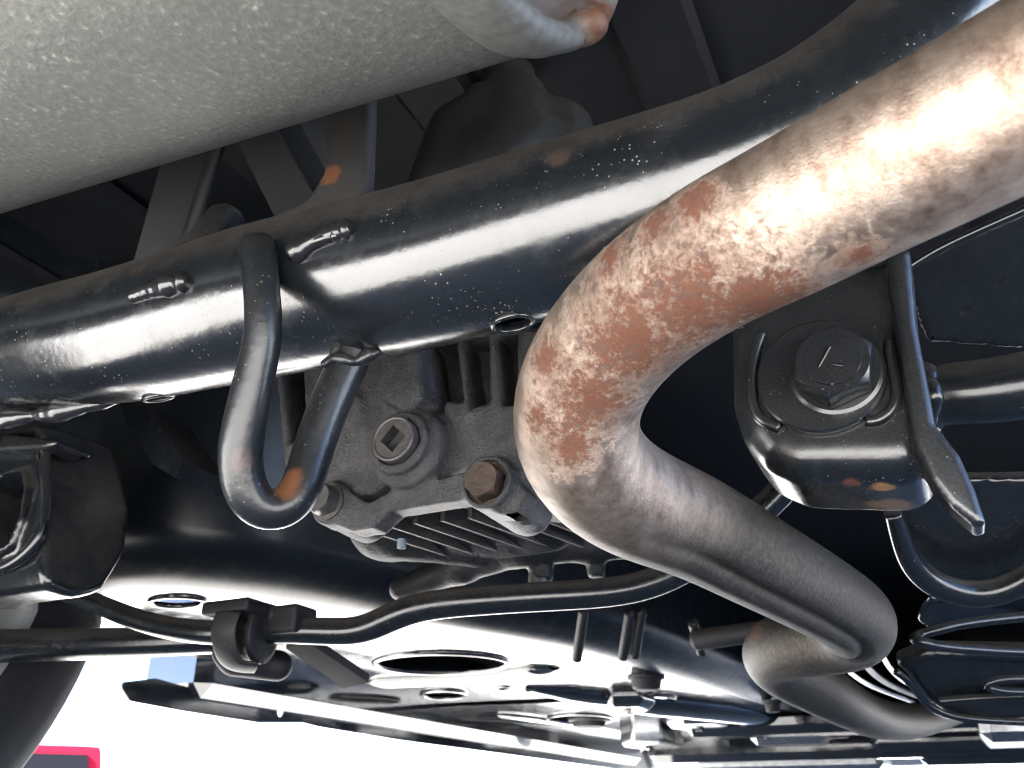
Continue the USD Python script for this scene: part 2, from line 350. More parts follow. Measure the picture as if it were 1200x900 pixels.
mat('muffler_rim', {'g': ('geometry', {}), 'n': ('noise_texture', {'scale': 60.0, 'detail': 6.0, 'roughness': .65}), 'n2': ('noise_texture', {'scale': 240.0, 'detail': 4.0}),
    'd': ('vector_math', {'math_type': 'distance', 'vector2': tuple(pt(735, 0, .33))}), 'a': ('math', {'math_type': 'multiply_add', 'value2': .05, 'value3': -.025}), 's': ('math', {'math_type': 'add'}),
    'm': ('map_range', {'from_min': .028, 'from_max': .018, 'to_min': 0.0, 'to_max': 1.0, 'clamp': True}),
    'r1': ('rgb_ramp', {'ramp': [(.3, (.05, .05, .047)), (.7, (.085, .084, .079))]}), 'r2': ('rgb_ramp', {'ramp': [(.3, (.03, .016, .011)), (.5, (.075, .033, .018)), (.72, (.09, .065, .048))]}),
    'x': ('mix_color', {}), 'p': ('principled_bsdf', {'roughness': .6, 'metallic': .1, 'specular_ior_level': .3})},
    [('g.position', 'n.vector'), ('g.position', 'n2.vector'), ('g.position', 'd.vector1'), ('n.fac', 'a.value1'), ('d.value', 's.value1'), ('a.value', 's.value2'), ('s.value', 'm.value'),
     ('n2.fac', 'r1.fac'), ('n.fac', 'r2.fac'), ('r1.color', 'x.a'), ('r2.color', 'x.b'), ('m.result', 'x.fac'), ('x.result', 'p.base_color')])
mat('ground', {'g': ('geometry', {}), 'n': ('noise_texture', {'scale': 1.3, 'detail': 8.0, 'roughness': .65}), 'n2': ('noise_texture', {'scale': 160.0, 'detail': 3.0}),
    'r': ('rgb_ramp', {'ramp': [(.3, (.37, .365, .355)), (.7, (.47, .465, .45))]}), 'b': ('bump', {'strength': .4, 'distance': .003}), 'p': ('principled_bsdf', {'roughness': .9})},
    [('g.position', 'n.vector'), ('g.position', 'n2.vector'), ('n.fac', 'r.fac'), ('r.color', 'p.base_color'), ('n2.fac', 'b.height'), ('b.normal', 'p.normal')])

# ------------------------------------------------------------------ setting: ground
gm = usdkit.mesh(stage, '/World/ground', (np.array([[-300, -300, 0], [300, -300, 0], [300, 300, 0], [-300, 300, 0.]]), np.array([[0, 1, 2, 3]])), MAT['ground'])
settag(gm.GetPrim(), kind='structure')

# ------------------------------------------------------------------ car body: floor pans, kick-up, sills, bumper
CX = -0.27                                   # centre line of the car
car = Thing('car_underbody', 'black underbody of the car, glossy holed floor pan running away to the front', 'car underbody', (CX, 1.4, .36))
ZF = .36
kpx = [(-260, 652), (-60, 686), (30, 692), (110, 696), (215, 692), (300, 702), (400, 718), (490, 733), (620, 752), (710, 771), (800, 796), (900, 826), (1010, 846), (1150, 850), (1320, 846)]
kp = spline([onF(u, v) for u, v in kpx], 90)
tg = np.gradient(kp, axis=0); away = np.stack([-tg[:, 1], tg[:, 0], 0 * tg[:, 0]], 1); away /= np.linalg.norm(away, axis=1, keepdims=True)
away *= np.sign((away * (kp - CAM)).sum(1))[:, None]
prof = [(.075, .0)] + [(.075 - .075 * math.sin(a), .055 - .055 * math.cos(a)) for a in np.linspace(.1, math.pi / 2 * .93, 9)] + [(-.012, .12), (-.02, .2), (-.03, .27), (-.06, .295), (-.12, .30)]
prof = [(o - .07, z) for o, z in prof]
G = np.stack([kp + away * o + ZUP * z for o, z in prof], 1); nk, npf = G.shape[:2]
ii = (np.arange(nk - 1)[:, None] * npf + np.arange(npf - 1)[None]).ravel()
quad = np.stack([ii, ii + 1, ii + npf + 1, ii + npf], 1)
car.part('kick_up_panel', trimesh.Trimesh(G.reshape(-1, 3), np.vstack([quad[:, [0, 1, 2]], quad[:, [0, 2, 3]]]), process=False), 'kick_black', smooth=True)
edge = kp + away * .0049
poly = [tuple(p[:2]) for p in edge]
poly = sg.Polygon(poly + [(poly[-1][0] + .3, 3.5), (-1.0, 3.5), (-1.0, max(1.0, poly[0][1] + .1))]).buffer(0).intersection(sg.box(-1.0, .2, .5, 3.4)).buffer(0)
poly = max(getattr(poly, 'geoms', [poly]), key=lambda g: g.area)
holes_px = [(208, 704, 32, 6), (517, 776, 78, 12), (520, 813, 26, 5), (353, 803, 8, 3), (313, 809, 6, 2), (680, 842, 38, 6), (455, 851, 18, 4), (765, 818, 26, 4), (610, 846, 20, 3), (868, 838, 24, 4), (410, 826, 12, 3), (590, 806, 9, 2), (940, 856, 26, 3)]
rims = []
for u, v, a, b in holes_px:
    e = [onF(u + a * math.cos(t), v + b * math.sin(t)) for t in np.linspace(0, 2 * np.pi, 40, endpoint=False)]
    poly = poly.difference(sg.Polygon([(p[0], p[1]) for p in e])); rims.append(np.array(e + e[:1]))
slot = [(u, v) for u, v in [(497, 825), (560, 822), (640, 818), (676, 818), (682, 821), (640, 824), (520, 828)]]
poly = poly.difference(sg.Polygon([tuple(onF(u, v)[:2]) for u, v in slot])); poly = max(getattr(poly, 'geoms', [poly]), key=lambda g: g.area)
fl = trimesh.creation.extrude_polygon(poly, .0015, engine='earcut'); fl.vertices[:, 2] += floor_h(fl.vertices[:, 1])
floor = car.part('floor_pan', fl, 'floor_black', smooth=False)
for e in rims:
    r = np.linalg.norm(e.max(0) - e.min(0)) / 2
    floor.part('hole_rim', sweep(e, min(.005, r * .09), 10, cap=False), 'floor_black', smooth=True)
# swages pressed into the floor, rails and cross members that hang below it
def floorbead(px, w, h, name='swage', Z=ZF, n=30, m='floor_black'):
    P = spline([onF(u, v) for u, v in px], n); t = np.linspace(0, 1, n); R = w * np.clip(np.minimum(t, 1 - t) * 12, .15, 1) ** .5
    T, N, B = frames(P); a = np.linspace(0, np.pi, 13)
    side = np.cross(T, ZUP); side /= np.linalg.norm(side, axis=1, keepdims=True)
    V = P[:, None] + side[:, None] * np.cos(a)[None, :, None] * R[:, None, None] - ZUP * np.sin(a)[None, :, None] * (h * R / w)[:, None, None]
    q = (np.arange(n - 1)[:, None] * 13 + np.arange(12)[None]).ravel(); q = np.stack([q, q + 1, q + 14, q + 13], 1)
    car.part(name, trimesh.Trimesh(V.reshape(-1, 3), np.vstack([q[:, [0, 1, 2]], q[:, [0, 2, 3]]]), process=False), m, smooth=True)
floorbead([(430, 800), (520, 795), (600, 789), (650, 782)], .035, .012)
floorbead([(500, 842), (560, 846), (640, 860), (660, 866)], .05, .018)
floorbead([(540, 836), (610, 842), (690, 856), (740, 866)], .05, .014)
floorbead([(700, 815), (820, 828), (960, 846), (1080, 862)], .05, .03, 'floor_rail')
floorbead([(620, 806), (760, 822), (900, 842), (1000, 856)], .03, .02, 'floor_rail')
floorbead([(1190, 812), (1165, 830), (1140, 850), (1125, 866)], .05, .05, 'floor_rail')
for k, (u, v, r) in enumerate([(757, 793, 18), (690, 843, 20), (905, 822, 9), (980, 848, 10), (1060, 856, 9)]):
    c = onF(u, v); d = (c - CAM) @ FWD; rr = wpx(r, d)
    car.part('floor_plug', lathe(c + ZUP * .002, -ZUP, [(0, rr * 1.25), (.006, rr * 1.2), (.008, rr), (.02, rr * .92), (.024, rr * .7), (.024, 0)], 28), 'dark_rubber')
for k, (u, v, w, h_, z) in enumerate([(735, 832, 60, 7, .335), (820, 852, 70, 7, .33), (900, 862, 50, 6, .32), (985, 868, 44, 7, .315), (1080, 872, 50, 8, .31), (1165, 868, 40, 9, .31), (640, 878, 46, 5, .32), (760, 874, 60, 5, .31), (870, 882, 46, 6, .30), (1010, 888, 60, 6, .29), (1130, 890, 60, 6, .285), (580, 868, 40, 4, .335)]):
    dz = z - ZF; c = onF(u, v, dz); d = (c - CAM) @ FWD; a = wpx(w, d); rs = random.Random(k)
    g = np.array([onF(a_, b_, dz)[:2] for a_, b_ in [(u - w * .5, v + h_ * .3), (u - w * .3, v - h_ * .5), (u + w * .25, v - h_ * .6), (u + w * .5, v - h_ * .1), (u + w * .3, v + h_ * .6), (u - w * .2, v + h_ * .7)]])
    q = sg.Polygon(g).buffer(0).buffer(-.008).buffer(.014)
    q = max(getattr(q, 'geoms', [q]), key=lambda t_: t_.area) if not q.is_empty else sg.Point(c[0], c[1]).buffer(.03)
    top = np.array(q.exterior.coords); inn = np.array(q.buffer(-.012).exterior.coords) if not q.buffer(-.012).is_empty else top * .98 + c[:2] * .02
    hull = trimesh.convex.convex_hull(np.vstack([np.c_[top, floor_h(top[:, 1])], np.c_[top, floor_h(top[:, 1]) + dz + .012], np.c_[inn, floor_h(inn[:, 1]) + dz]]))
    car.part('floor_stiffener', hull, 'shield_alloy' if k % 3 == 1 else 'floor_black', smooth=50)
    bb = c - ZUP * .0005
    car.part('floor_bolt', hexbolt(bb, -ZUP, .011, .009, rs.random()), 'steel' if k % 3 == 0 else 'floor_black', smooth=25)
# lower front: engine under-tray, cross member, brake and fuel lines
random.seed(4)
for k in range(3):
    x = [.02, .05, .08][k]
    P = spline([(CX + .12 + x, 1.25, floor_h(1.25) - .012), (CX + .13 + x, 1.7, floor_h(1.7) - .014), (CX + .2 + x, 2.2, floor_h(2.2) - .014), (CX + .2 + x, 3.1, floor_h(3.1) - .02)], 40)
    car.part('brake_line', sweep(P, .005, 10), 'steel' if k == 1 else 'floor_black', smooth=True)
for kf, (x0, x1, y0, y1, z0) in enumerate([(-.8, .45, 2.62, 2.7, .255), (-.75, -.2, 2.9, 3.3, .235), (-.1, .42, 2.72, 3.2, .24), (.05, .35, 2.3, 2.55, .265), (-.62, .42, 2.35, 2.48, .30), (-.55, .35, 2.85, 3.0, .27), (-.2, .1, 2.55, 2.8, .265), (-.5, -.3, 2.55, 2.75, .29), (.1, .3, 1.9, 2.25, .30)]):
    car.part('front_cross_member', box((x0, y0, z0 + .03), (x1, y1, float(floor_h(y0)) + .01), .02), 'shield_alloy' if kf % 2 else 'floor_black', smooth=30)
car.part('wheel_house', box((CX - .835, -.35, .42), (CX - .82, .96, .668), .003), 'trunk_black', smooth=30)
car.part('front_bumper', box((CX - .8, 3.35, .30), (CX + .8, 3.5, .68), .06), 'body_paint', smooth=30)
for k in range(9):
    x = CX - .68 + k * .17
    car.part('trunk_floor_rib', box((x - .03, -.2, .643), (x + .03, 1.0, .6545), .006), 'trunk_black', smooth=30)
for k, (u0, v0, u1, v1) in enumerate([(684, 716, 676, 772), (738, 718, 730, 770), (752, 716, 744, 768), (812, 730, 822, 764)]):
    a, b = pt(u0, v0, .98), pt(u1, v1, 1.02)
    car.part('kick_up_rib', sweep(np.array([a, b]), .006, 12), 'dusty_black', smooth=True)
car.part('floor_stub', pathtube([(815, 750, .95, 24), (845, 746, .93, 24), (905, 738, .90, 24)], 20, 20), 'dusty_black', smooth=True)
# sill along the left side with its pinch flange
XS = -1.03
sp = [(136, 800), (150, 822), (215, 834), (300, 847), (352, 847), (372, 852), (470, 868), (600, 885), (820, 915), (820, 880), (600, 862), (480, 846), (380, 828), (300, 812), (220, 806), (180, 795)]
pl = np.array([onX(u, v, XS)[[1, 2]] for u, v in sp])
pl = smoothpoly(pl, .006); hc = onX(327, 834, XS)
hp = sg.Polygon(pl).difference(sg.Point(hc[1], hc[2]).buffer(wpx(6, 1.5)))
hp = max(getattr(hp, 'geoms', [hp]), key=lambda g: g.area)
s = trimesh.creation.extrude_polygon(hp, .004, engine='earcut'); s.vertices = s.vertices[:, [2, 0, 1]] + [XS, 0, 0]; s.fix_normals()
sill = car.part('sill', box((XS - .1, onX(215, 815, XS)[1], .31), (XS + .035, 3.2, .5), .02), 'floor_black', smooth=30)
sill.part('pinch_flange', s, 'floor_black', smooth=False)
# upper trunk floor, its ribs and the body shell above
car.part('trunk_floor', box((CX - .78, -.34, .655), (CX + .78, 3.4, .665), .003), 'trunk_black', smooth=30)
car.part('body_shell', box((CX - .83, -.36, .67), (CX + .83, 3.5, 1.35), .12), 'body_paint', smooth=30)
bm = sweep(spline([(CX - .83, .05, .49), (CX - .82, -.12, .49), (CX - .7, -.26, .49), (CX - .35, -.31, .49), (CX + .35, -.31, .49), (CX + .7, -.26, .49), (CX + .82, -.12, .49), (CX + .83, .05, .49)], 60), .175, 24, sx=1.15, sy=.3)
car.part('rear_bumper', bm, 'trunk_black', smooth=True)
car.part('sill', box((CX + .74, .7, .24), (CX + .84, 3.2, .67), .02), 'floor_black', smooth=30)
car.part('quarter_panel', box((XS - .09, .95, .5), (XS + .0, 3.2, .67), .02), 'body_paint', smooth=30)

# ------------------------------------------------------------------ rear subframe: cross tube, brackets, tie hook, welds
sub = Thing('rear_subframe', 'black tubular rear subframe with welded brackets and tie-down hook across the car', 'subframe', pt(500, 300, .45))
TK = [(-140, 470, .655, 108), (-60, 440, .61, 114), (0, 420, .575, 126), (70, 405, .55, 142), (160, 390, .525, 160), (300, 355, .49, 180), (430, 327, .458, 190), (550, 298, .43, 196), (680, 260, .405, 200), (780, 230, .388, 200),
      (870, 196, .378, 194), (960, 148, .372, 186), (1040, 88, .37, 180), (1130, 2, .375, 176), (1230, -110, .385, 172)]
P = [pt(u, v, d) for u, v, d, w in TK]; R = [wpx(w, d) / 2 for u, v, d, w in TK]
P, R = spline(P, 150, R)
outer = sweep(P, R, 64); inner = sweep(P, R - .003, 64)
tb = tomani(outer)
def on(u, v): return hit(outer, u, v)
def normal_at(u, v):
    a, b, c = on(u, v), on(u + 4, v), on(u, v - 4); n = nrm(np.cross(b - a, c - a)); return n if n @ (CAM - a) > 0 else -n
tb = tb - tomani(inner)
for (u, v, r) in [(601, 379, 20), (186, 466, 17)]:
    c = on(u, v); n = normal_at(u, v); rr = wpx(r, .45)
    cyl = trimesh.creation.cylinder(rr, .03, 40, transform=trimesh.geometry.align_vectors([0, 0, 1], n)); cyl.apply_translation(c)
    tb = tb - tomani(cyl)
tube = sub.part('cross_tube', frommani(tb), 'chassis_black_rusty', smooth=35)
for (u, v, r) in [(601, 379, 20), (186, 466, 17)]:
    c = on(u, v); n = normal_at(u, v); rr = wpx(r, .45)
    tube.part('drain_hole_rim', sweep(ringpath(c, n, rr + .0008), .0013, 10, cap=False), 'chassis_black', smooth=True)
def weld(px, w, n=70, seed=1, name='weld_bead', m='bare_weld', lift=.05, surf=None):
    s = surf or outer
    P = []
    for u, v in px:
        p = hit(s, u, v)
        if p is not None: P.append(p)
    P = spline(P, n); t = np.linspace(0, 1, n); rs = np.random.RandomState(seed)
    d = np.linalg.norm(P - CAM, axis=1); R = w * d / FPX / 2 * (1 + .015 * np.sin(np.arange(n) * .8 + rs.rand() * 6) + .75 * (meshkit.noise(np.stack([t * 6, 0 * t, 0 * t], 1), seed) - .5)) * np.clip(np.minimum(t, 1 - t) * 14, .25, 1) ** .5
    P = P + (CAM - P) / d[:, None] * (R * lift)[:, None]
    sub.part(name, sweep(spline(P[::5], n), R, 14), m, smooth=True)
weld([(340, 301), (358, 289), (378, 279), (398, 272), (418, 266)], 25, seed=2, lift=.1)
weld([(344, 296), (372, 282), (400, 275)], 12, seed=5, lift=.9)
weld([(152, 349), (172, 342), (198, 334), (226, 329)], 22, seed=3, lift=.1)
weld([(176, 332), (200, 330)], 8, seed=7)
# rear arm: strut plate that flares down on to the tube
st_px = [(384, 60), (438, 60), (434, 190), (430, 250), (434, 300), (328, 300), (326, 268), (358, 246), (382, 205), (382, 140)]
Yt = float(pt(410, 250, .445)[1])
base_pl = smoothpoly(Ypoly(st_px, Yt), .004)
def f_strut(Q):
    d = s_ext(Q, base_pl, 1, Yt - .003, Yt + .007, .003)
    t = np.full(len(Q), 1e9)
    for i in range(30, 75, 1): t = np.minimum(t, np.linalg.norm(Q - P[i], axis=1) - R[i])
    return np.maximum(smin(d, t, .012), -(t - .0002) if False else smin(d, t, .012)) if False else smax(smin(d, t + .0015, .014), -(t + .004), .001)
lo = np.array([base_pl[:, 0].min() - .02, Yt - .03, base_pl[:, 1].min() - .01]); hi = np.array([base_pl[:, 0].max() + .02, Yt + .05, base_pl[:, 1].max() + .01])
black_paint('strut_black', rough=.5, dust=1.0, dustcol=(.036, .031, .026), dlo=-.75, dhi=.9, ior=1.4, rust=[(onY(388, 205, Yt - .003), .007, (.085, .033, .014)), (onY(420, 262, Yt - .003), .006, (.035, .02, .018))])
sub.part('strut_bracket', sdf_mesh(f_strut, lo, hi, .0019), 'strut_black', smooth=True)
# second saddle left of it
def f_sad(Q):
    a, b = pt(205, 300, .50), pt(262, 268, .51); t = np.full(len(Q), 1e9)
    for i in range(15, 60, 1): t = np.minimum(t, np.linalg.norm(Q - P[i], axis=1) - R[i])
    d = s_caps(Q, pt(262, 262, .53), pt(225, 300, .495), .012, .009)
    return smax(smin(d, t + .003, .012), -(t + .006), .001)
lo, hi = bounds(pt(190, 240, .52), pt(300, 330, .49), pt(230, 280, .56), pad=.02)
sub.part('saddle_bracket', sdf_mesh(f_sad, lo, hi, .002), 'chassis_black', smooth=True)
# tie-down hook: bent round bar
hk = [(302, 289, .434, 42), (303, 300, .429, 43), (304, 312, .424, 43), (307, 345, .415, 42), (308, 390, .41, 44), (301, 430, .408, 46), (291, 475, .406, 49), (283, 520, .405, 52), (284, 558, .405, 52), (298, 588, .406, 50), (320, 597, .409, 48), (343, 586, .414, 48),
      (357, 560, .42, 48), (368, 525, .427, 48), (382, 485, .434, 48), (396, 452, .44, 48), (408, 425, .445, 48), (416, 402, .448, 46)]
hook = pathtube(hk, 110, 32)
black_paint('hook_black', rough=.3, dust=1.0, ior=1.5, dlo=-.1, dhi=1.4, dustcol=(.02, .018, .015), bump=.3, rust=[(hit(hook, 336, 566), .009, (.085, .032, .013)), (hit(hook, 284, 540), .006, (.04, .025, .022))])
hp_ = sub.part('tie_hook', hook, 'hook_black', smooth=True)
# hook end weld below the tube
sub.part('weld_bead', sweep(spline([pt(380, 428, .437), pt(394, 420, .436), pt(414, 424, .437), pt(436, 414, .440), pt(450, 408, .445)], 40), .0032 * (1 + .5 * (meshkit.noise(np.arange(40)[:, None] * [.25, 0, 0], 4) - .5)), 12), 'hook_black', smooth=True)

# right-hand link bracket: pressed box, cam plate and bolt
YB = .40
YB2 = float(onZ(1000, 601, onY(1000, 548, YB)[2])[1])
face = [(851, 300), (1060, 300), (1066, 380), (1075, 450), (1096, 515), (1122, 558), (930, 556), (890, 540), (866, 510), (853, 470)]
fpoly = smoothpoly(Ypoly(face, YB), .016)
fl_px = [(1036, 290), (1066, 290), (1074, 380), (1086, 440), (1096, 496), (1124, 530), (1143, 572), (1156, 612), (1143, 615), (1114, 592), (1090, 562), (1070, 520), (1058, 440), (1046, 360)]
flp = smoothpoly(Ypoly(fl_px, YB - .012), .0012)
def f_br(Q):
    d = s_ext(Q, fpoly, 1, YB, YB2, .016)
    return smin(d, s_ext(Q, flp, 1, YB - .012, YB - .002 + .012, .004), .009)
lo = np.array([fpoly[:, 0].min() - .01, YB - .03, fpoly[:, 1].min() - .03]); hi = np.array([max(fpoly[:, 0].max(), flp[:, 0].max()) + .012, YB2 + .01, fpoly[:, 1].max() + .01])
brm = sdf_mesh(f_br, lo, hi, .0014)
black_paint('bracket_black', rough=.2, dust=.7, ior=1.6, dlo=-.7, dhi=1.1, dustcol=(.028, .027, .026), specks=1.2, rust=[(hit(brm, 1033, 571), .0068, (.30, .15, .045)), (hit(brm, 1045, 592), .012, (.16, .09, .04)), (hit(brm, 998, 566), .005, (.08, .03, .015))])
rb = sub.part('link_bracket', brm, 'bracket_black', smooth=True)
C0 = onY(962, 442, YB - .001); rW = wpx(72, np.dot(C0 - CAM, FWD))
rb.part('cam_washer', lathe(C0, (0, -1, 0), [(0, rW), (.0025, rW), (.0034, rW - .001), (.0036, rW * .3), (.0036, 0)], 64), 'bracket_black', smooth=30)
bolt_c = onY(980, 438, YB - .004)
rb.part('cam_bolt', cat(lathe(bolt_c, (0, -1, 0), [(0, .0206), (.001, .0206), (.0018, .019), (.0018, 0)], 48), hexbolt(bolt_c - np.array([0, .003, 0]), (0, -1, 0), .0185, .0125, .3),
        lathe(bolt_c - np.array([0, .0155, 0]), (0, -1, 0), [(0, .0125), (.0006, .0122), (.0008, 0)], 40)), 'bracket_black', smooth=25)
tc = bolt_c - np.array([0, .0168, 0])
def mark(a, b, name='head_mark'):
    rb.part(name, sweep(np.array([tc + np.array([a[0], 0, a[1]]), tc + np.array([b[0], 0, b[1]])]), .0008, 8), 'bracket_black', smooth=True)
mark((-.006, -.003), (.0, .006)); mark((.0, -.003), (.004, -.0045))
for px in ([(893, 390), (884, 420), (882, 470), (893, 492), (915, 502)], [(1042, 400), (1046, 430), (1050, 470), (1030, 492), (1015, 494)]):
    g_ = spline([onY(u, v, YB - .0005) for u, v in px], 40)
    rb.part('cam_guide', sweep(g_, .0028, 12), 'bracket_black', smooth=True)

# left-hand link bracket
YL = .40
lf = [(-120, 505), (44, 505), (52, 560), (50, 610), (38, 645), (0, 665), (-120, 668)]
lpoly = smoothpoly(Ypoly(lf, YL), .006)
YL2 = float(onZ(100, 696, onY(20, 655, YL)[2])[1]); YL2 = min(YL2, YL + .12)
XL = float(lpoly[:, 0].max())
lprof = smoothpoly(Xpoly([(40, 480), (172, 500), (170, 560), (162, 605), (146, 648), (104, 696), (70, 704), (30, 690), (20, 600), (20, 500)], XL), .022)
YL2 = float(lprof[:, 0].max()) + .01
sl = smoothpoly(Ypoly([(-4, 570), (12, 560), (32, 556), (36, 575), (30, 610), (18, 640), (2, 648), (-6, 620)], YL), .004)
def f_lb(Q):
    d = s_ext(Q, np.vstack([lpoly[:0], smoothpoly(Ypoly([(-160, 490), (44, 490), (52, 560), (52, 760), (-160, 760)], YL), .004)]), 1, YL, YL2, .006)
    d = smax(d, s_ext(Q, lprof, 0, -1.2, XL + .05, .004), .008)
    lipd = np.abs(s_ext(Q, sl, 1, YL - .004, YL + .012, .002)) - .0035
    d = smin(d, lipd, .004)
    return smax(d, -s_ext(Q, sl, 1, YL - .02, YL + .04, .001), .002)
lo = np.array([lpoly[:, 0].min() - .01, YL - .03, lprof[:, 1].min() - .02]); hi = np.array([lpoly[:, 0].max() + .03, YL2 + .02, lpoly[:, 1].max() + .03])
sub.part('link_bracket', sdf_mesh(f_lb, lo, hi, .0015), 'link_black', smooth=True, label='box bracket with an oval slot, hanging below the tube at the left')
sub.part('bracket_lip', sweep(spline([onY(u, v, YL - .003) for u, v in [(50, 512), (53, 560), (51, 602), (42, 636), (18, 658), (-14, 668), (-60, 672)]], 60), .0042, 14), 'link_black', smooth=True)
wl = spline([pt(-30, 500, .565), pt(10, 491, .555), pt(45, 486, .55), (pt(80, 480, .545)), pt(110, 474, .543), pt(138, 468, .54)], 80)
sub.part('weld_bead', sweep(wl, .005 * (1 + .9 * (meshkit.noise(np.arange(80)[:, None] * [.14, 0, 0], 4) - .5)), 14), 'bare_weld', smooth=True)
gus = smoothpoly(Ypoly([(-60, 515), (0, 508), (66, 516), (70, 520), (50, 526), (-60, 532)], YL - .01), .001)
sub.part('gusset', sdf_mesh(lambda Q: s_ext(Q, gus, 1, YL - .012, YL + .02, .002), (gus[:, 0].min() - .01, YL - .03, gus[:, 1].min() - .01), (gus[:, 0].max() + .01, YL + .03, gus[:, 1].max() + .01), .0018), 'bare_weld', smooth=True)
wb = [onY(u, v, YL + .07) for u, v in [(140, 470), (172, 478), (215, 540), (205, 560), (180, 545), (150, 500)]]
sub.part('web_plate', trimesh.convex.convex_hull(np.array([p + np.array([0, dy, 0]) for p in wb for dy in (0, .05)])), 'link_black', smooth=30)

# ------------------------------------------------------------------ exhaust pipe
pk = [(1420, -20, .208, 240), (1300, 55, .217, 230), (1200, 110, .230, 217), (1100, 163, .244, 205), (1000, 215, .259, 193), (915, 260, .272, 184), (850, 293, .284, 176), (780, 338, .302, 166), (722, 391, .322, 157), (684, 450, .338, 151),
      (676, 505, .349, 147), (698, 552, .362, 142), (745, 587, .380, 135), (805, 613, .405, 125), (870, 647, .440, 114), (930, 680, .482, 104), (975, 706, .52, 96), (1002, 727, .56, 90), (996, 742, .595, 84), (960, 750, .625, 80), (925, 756, .655, 76), (907, 766, .69, 72), (918, 783, .73, 68), (960, 807, .79, 62), (1004, 832, .89, 50), (1042, 844, 1.03, 44), (1082, 842, 1.2, 38), (1130, 826, 1.36, 33), (1190, 806, 1.5, 30)]
ep = Thing('exhaust_pipe', 'heat-stained bronze exhaust pipe with orange rust round its first bend', 'exhaust pipe', pt(690, 480, .34))
def crease(V):
    n, sg_ = V.shape[:2]; C = V.mean(1); T = np.gradient(C, axis=0); T /= np.linalg.norm(T, axis=1, keepdims=True)
    c = CAM - C; c -= T * (c * T).sum(1)[:, None]; c /= np.linalg.norm(c, axis=1, keepdims=True); sd = np.cross(T, c); sd *= np.sign((sd * (-UP)).sum(1))[:, None]
    px = 600 + FPX * ((C - CAM) @ RIGHT) / ((C - CAM) @ FWD); i = np.arange(n); i0 = int(np.argmin(px)); dp = np.diff(px); i1 = i0 + 8 + int(np.argmax(dp[i0 + 8:] < 0))
    w = np.clip((i - i0 - 4) / 14., 0, 1) * np.clip((i1 + 2 - i) / 8., 0, 1)
    al = .50; g = c * math.cos(al) + sd * math.sin(al); r = V - C[:, None]; rn = r / np.linalg.norm(r, axis=2, keepdims=True)
    ang = np.arccos(np.clip((rn * g[:, None]).sum(2), -1, 1)); side = np.sign((rn * np.cross(T, g)[:, None]).sum(2)); a = ang * side
    sgn = np.sign((np.cross(T, g) * sd).sum(1))[:, None]; a = a * sgn
    R_ = np.linalg.norm(r, axis=2)
    d = -.12 * np.exp(-(a / .14) ** 2) + .035 * np.exp(-((a - .40) / .2) ** 2)
    return rn * (R_ * d * w[:, None])[..., None]
pipe_mesh = pathtube(pk, 300, 96, ripple=crease)
# heat-stained steel pipe: bronze to grey, rust blooms round the first bend
RPX = [(812, 362, .030), (740, 400, .030), (885, 358, .026), (690, 470, .024), (668, 520, .016), (640, 420, .014), (630, 490, .010), (815, 235, .012), (770, 262, .012), (715, 300, .012), (930, 345, .014), (1010, 300, .010), (885, 740, .010)]
RP = [hit(pipe_mesh, u, v) for u, v, q in RPX]; RR = [q for u, v, q in RPX]
nodes = {'g': ('geometry', {}),
    'mp': ('mapping', {'scale': (1.0, 1.0, .5)}),
    'n': ('noise_texture', {'scale': 85.0, 'detail': 8.0, 'roughness': .7}),
    'n2': ('noise_texture', {'scale': 290.0, 'detail': 6.0, 'roughness': .8}),
    'n3': ('noise_texture', {'scale': 22.0, 'detail': 4.0}),
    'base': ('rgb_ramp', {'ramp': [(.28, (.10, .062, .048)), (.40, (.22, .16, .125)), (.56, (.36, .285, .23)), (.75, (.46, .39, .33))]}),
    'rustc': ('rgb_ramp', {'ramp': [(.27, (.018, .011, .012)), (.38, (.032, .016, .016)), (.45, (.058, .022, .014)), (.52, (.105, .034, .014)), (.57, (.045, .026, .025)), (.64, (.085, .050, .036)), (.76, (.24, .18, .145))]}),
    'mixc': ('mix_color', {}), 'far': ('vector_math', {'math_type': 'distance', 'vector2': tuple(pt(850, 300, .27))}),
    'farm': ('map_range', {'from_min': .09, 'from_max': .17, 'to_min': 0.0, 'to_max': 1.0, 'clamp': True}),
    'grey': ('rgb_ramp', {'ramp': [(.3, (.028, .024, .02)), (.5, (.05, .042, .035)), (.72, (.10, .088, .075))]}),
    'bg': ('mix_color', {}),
    'nn': ('math', {'math_type': 'multiply_add', 'value2': 2.4, 'value3': -1.2}),
    'rm': ('math', {'math_type': 'maximum'}), 'fr_': ('math', {'math_type': 'multiply', 'value2': .5}), 'mm_': ('math', {'math_type': 'maximum'}),
    'rough': ('map_range', {'from_min': 0.0, 'from_max': 1.0, 'to_min': .36, 'to_max': .72, 'clamp': True}),
    'metal': ('map_range', {'from_min': 0.0, 'from_max': 1.0, 'to_min': .85, 'to_max': .05, 'clamp': True}),
    'ns': ('math', {'math_type': 'multiply_add', 'value2': 3.6}), 'ns2': ('math', {'math_type': 'subtract', 'value2': 1.8}),
    'hs': ('math', {'math_type': 'multiply_add', 'value2': .6}),
    'b': ('bump', {'strength': .45, 'distance': .0012}), 'p': ('principled_bsdf', {'specular_ior_level': .12})}
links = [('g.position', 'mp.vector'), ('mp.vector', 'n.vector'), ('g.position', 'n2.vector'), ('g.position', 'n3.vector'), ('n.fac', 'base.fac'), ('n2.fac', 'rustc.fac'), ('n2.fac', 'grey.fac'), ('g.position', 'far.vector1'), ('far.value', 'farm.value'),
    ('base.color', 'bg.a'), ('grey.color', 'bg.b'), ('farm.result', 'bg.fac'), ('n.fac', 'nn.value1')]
prev = None
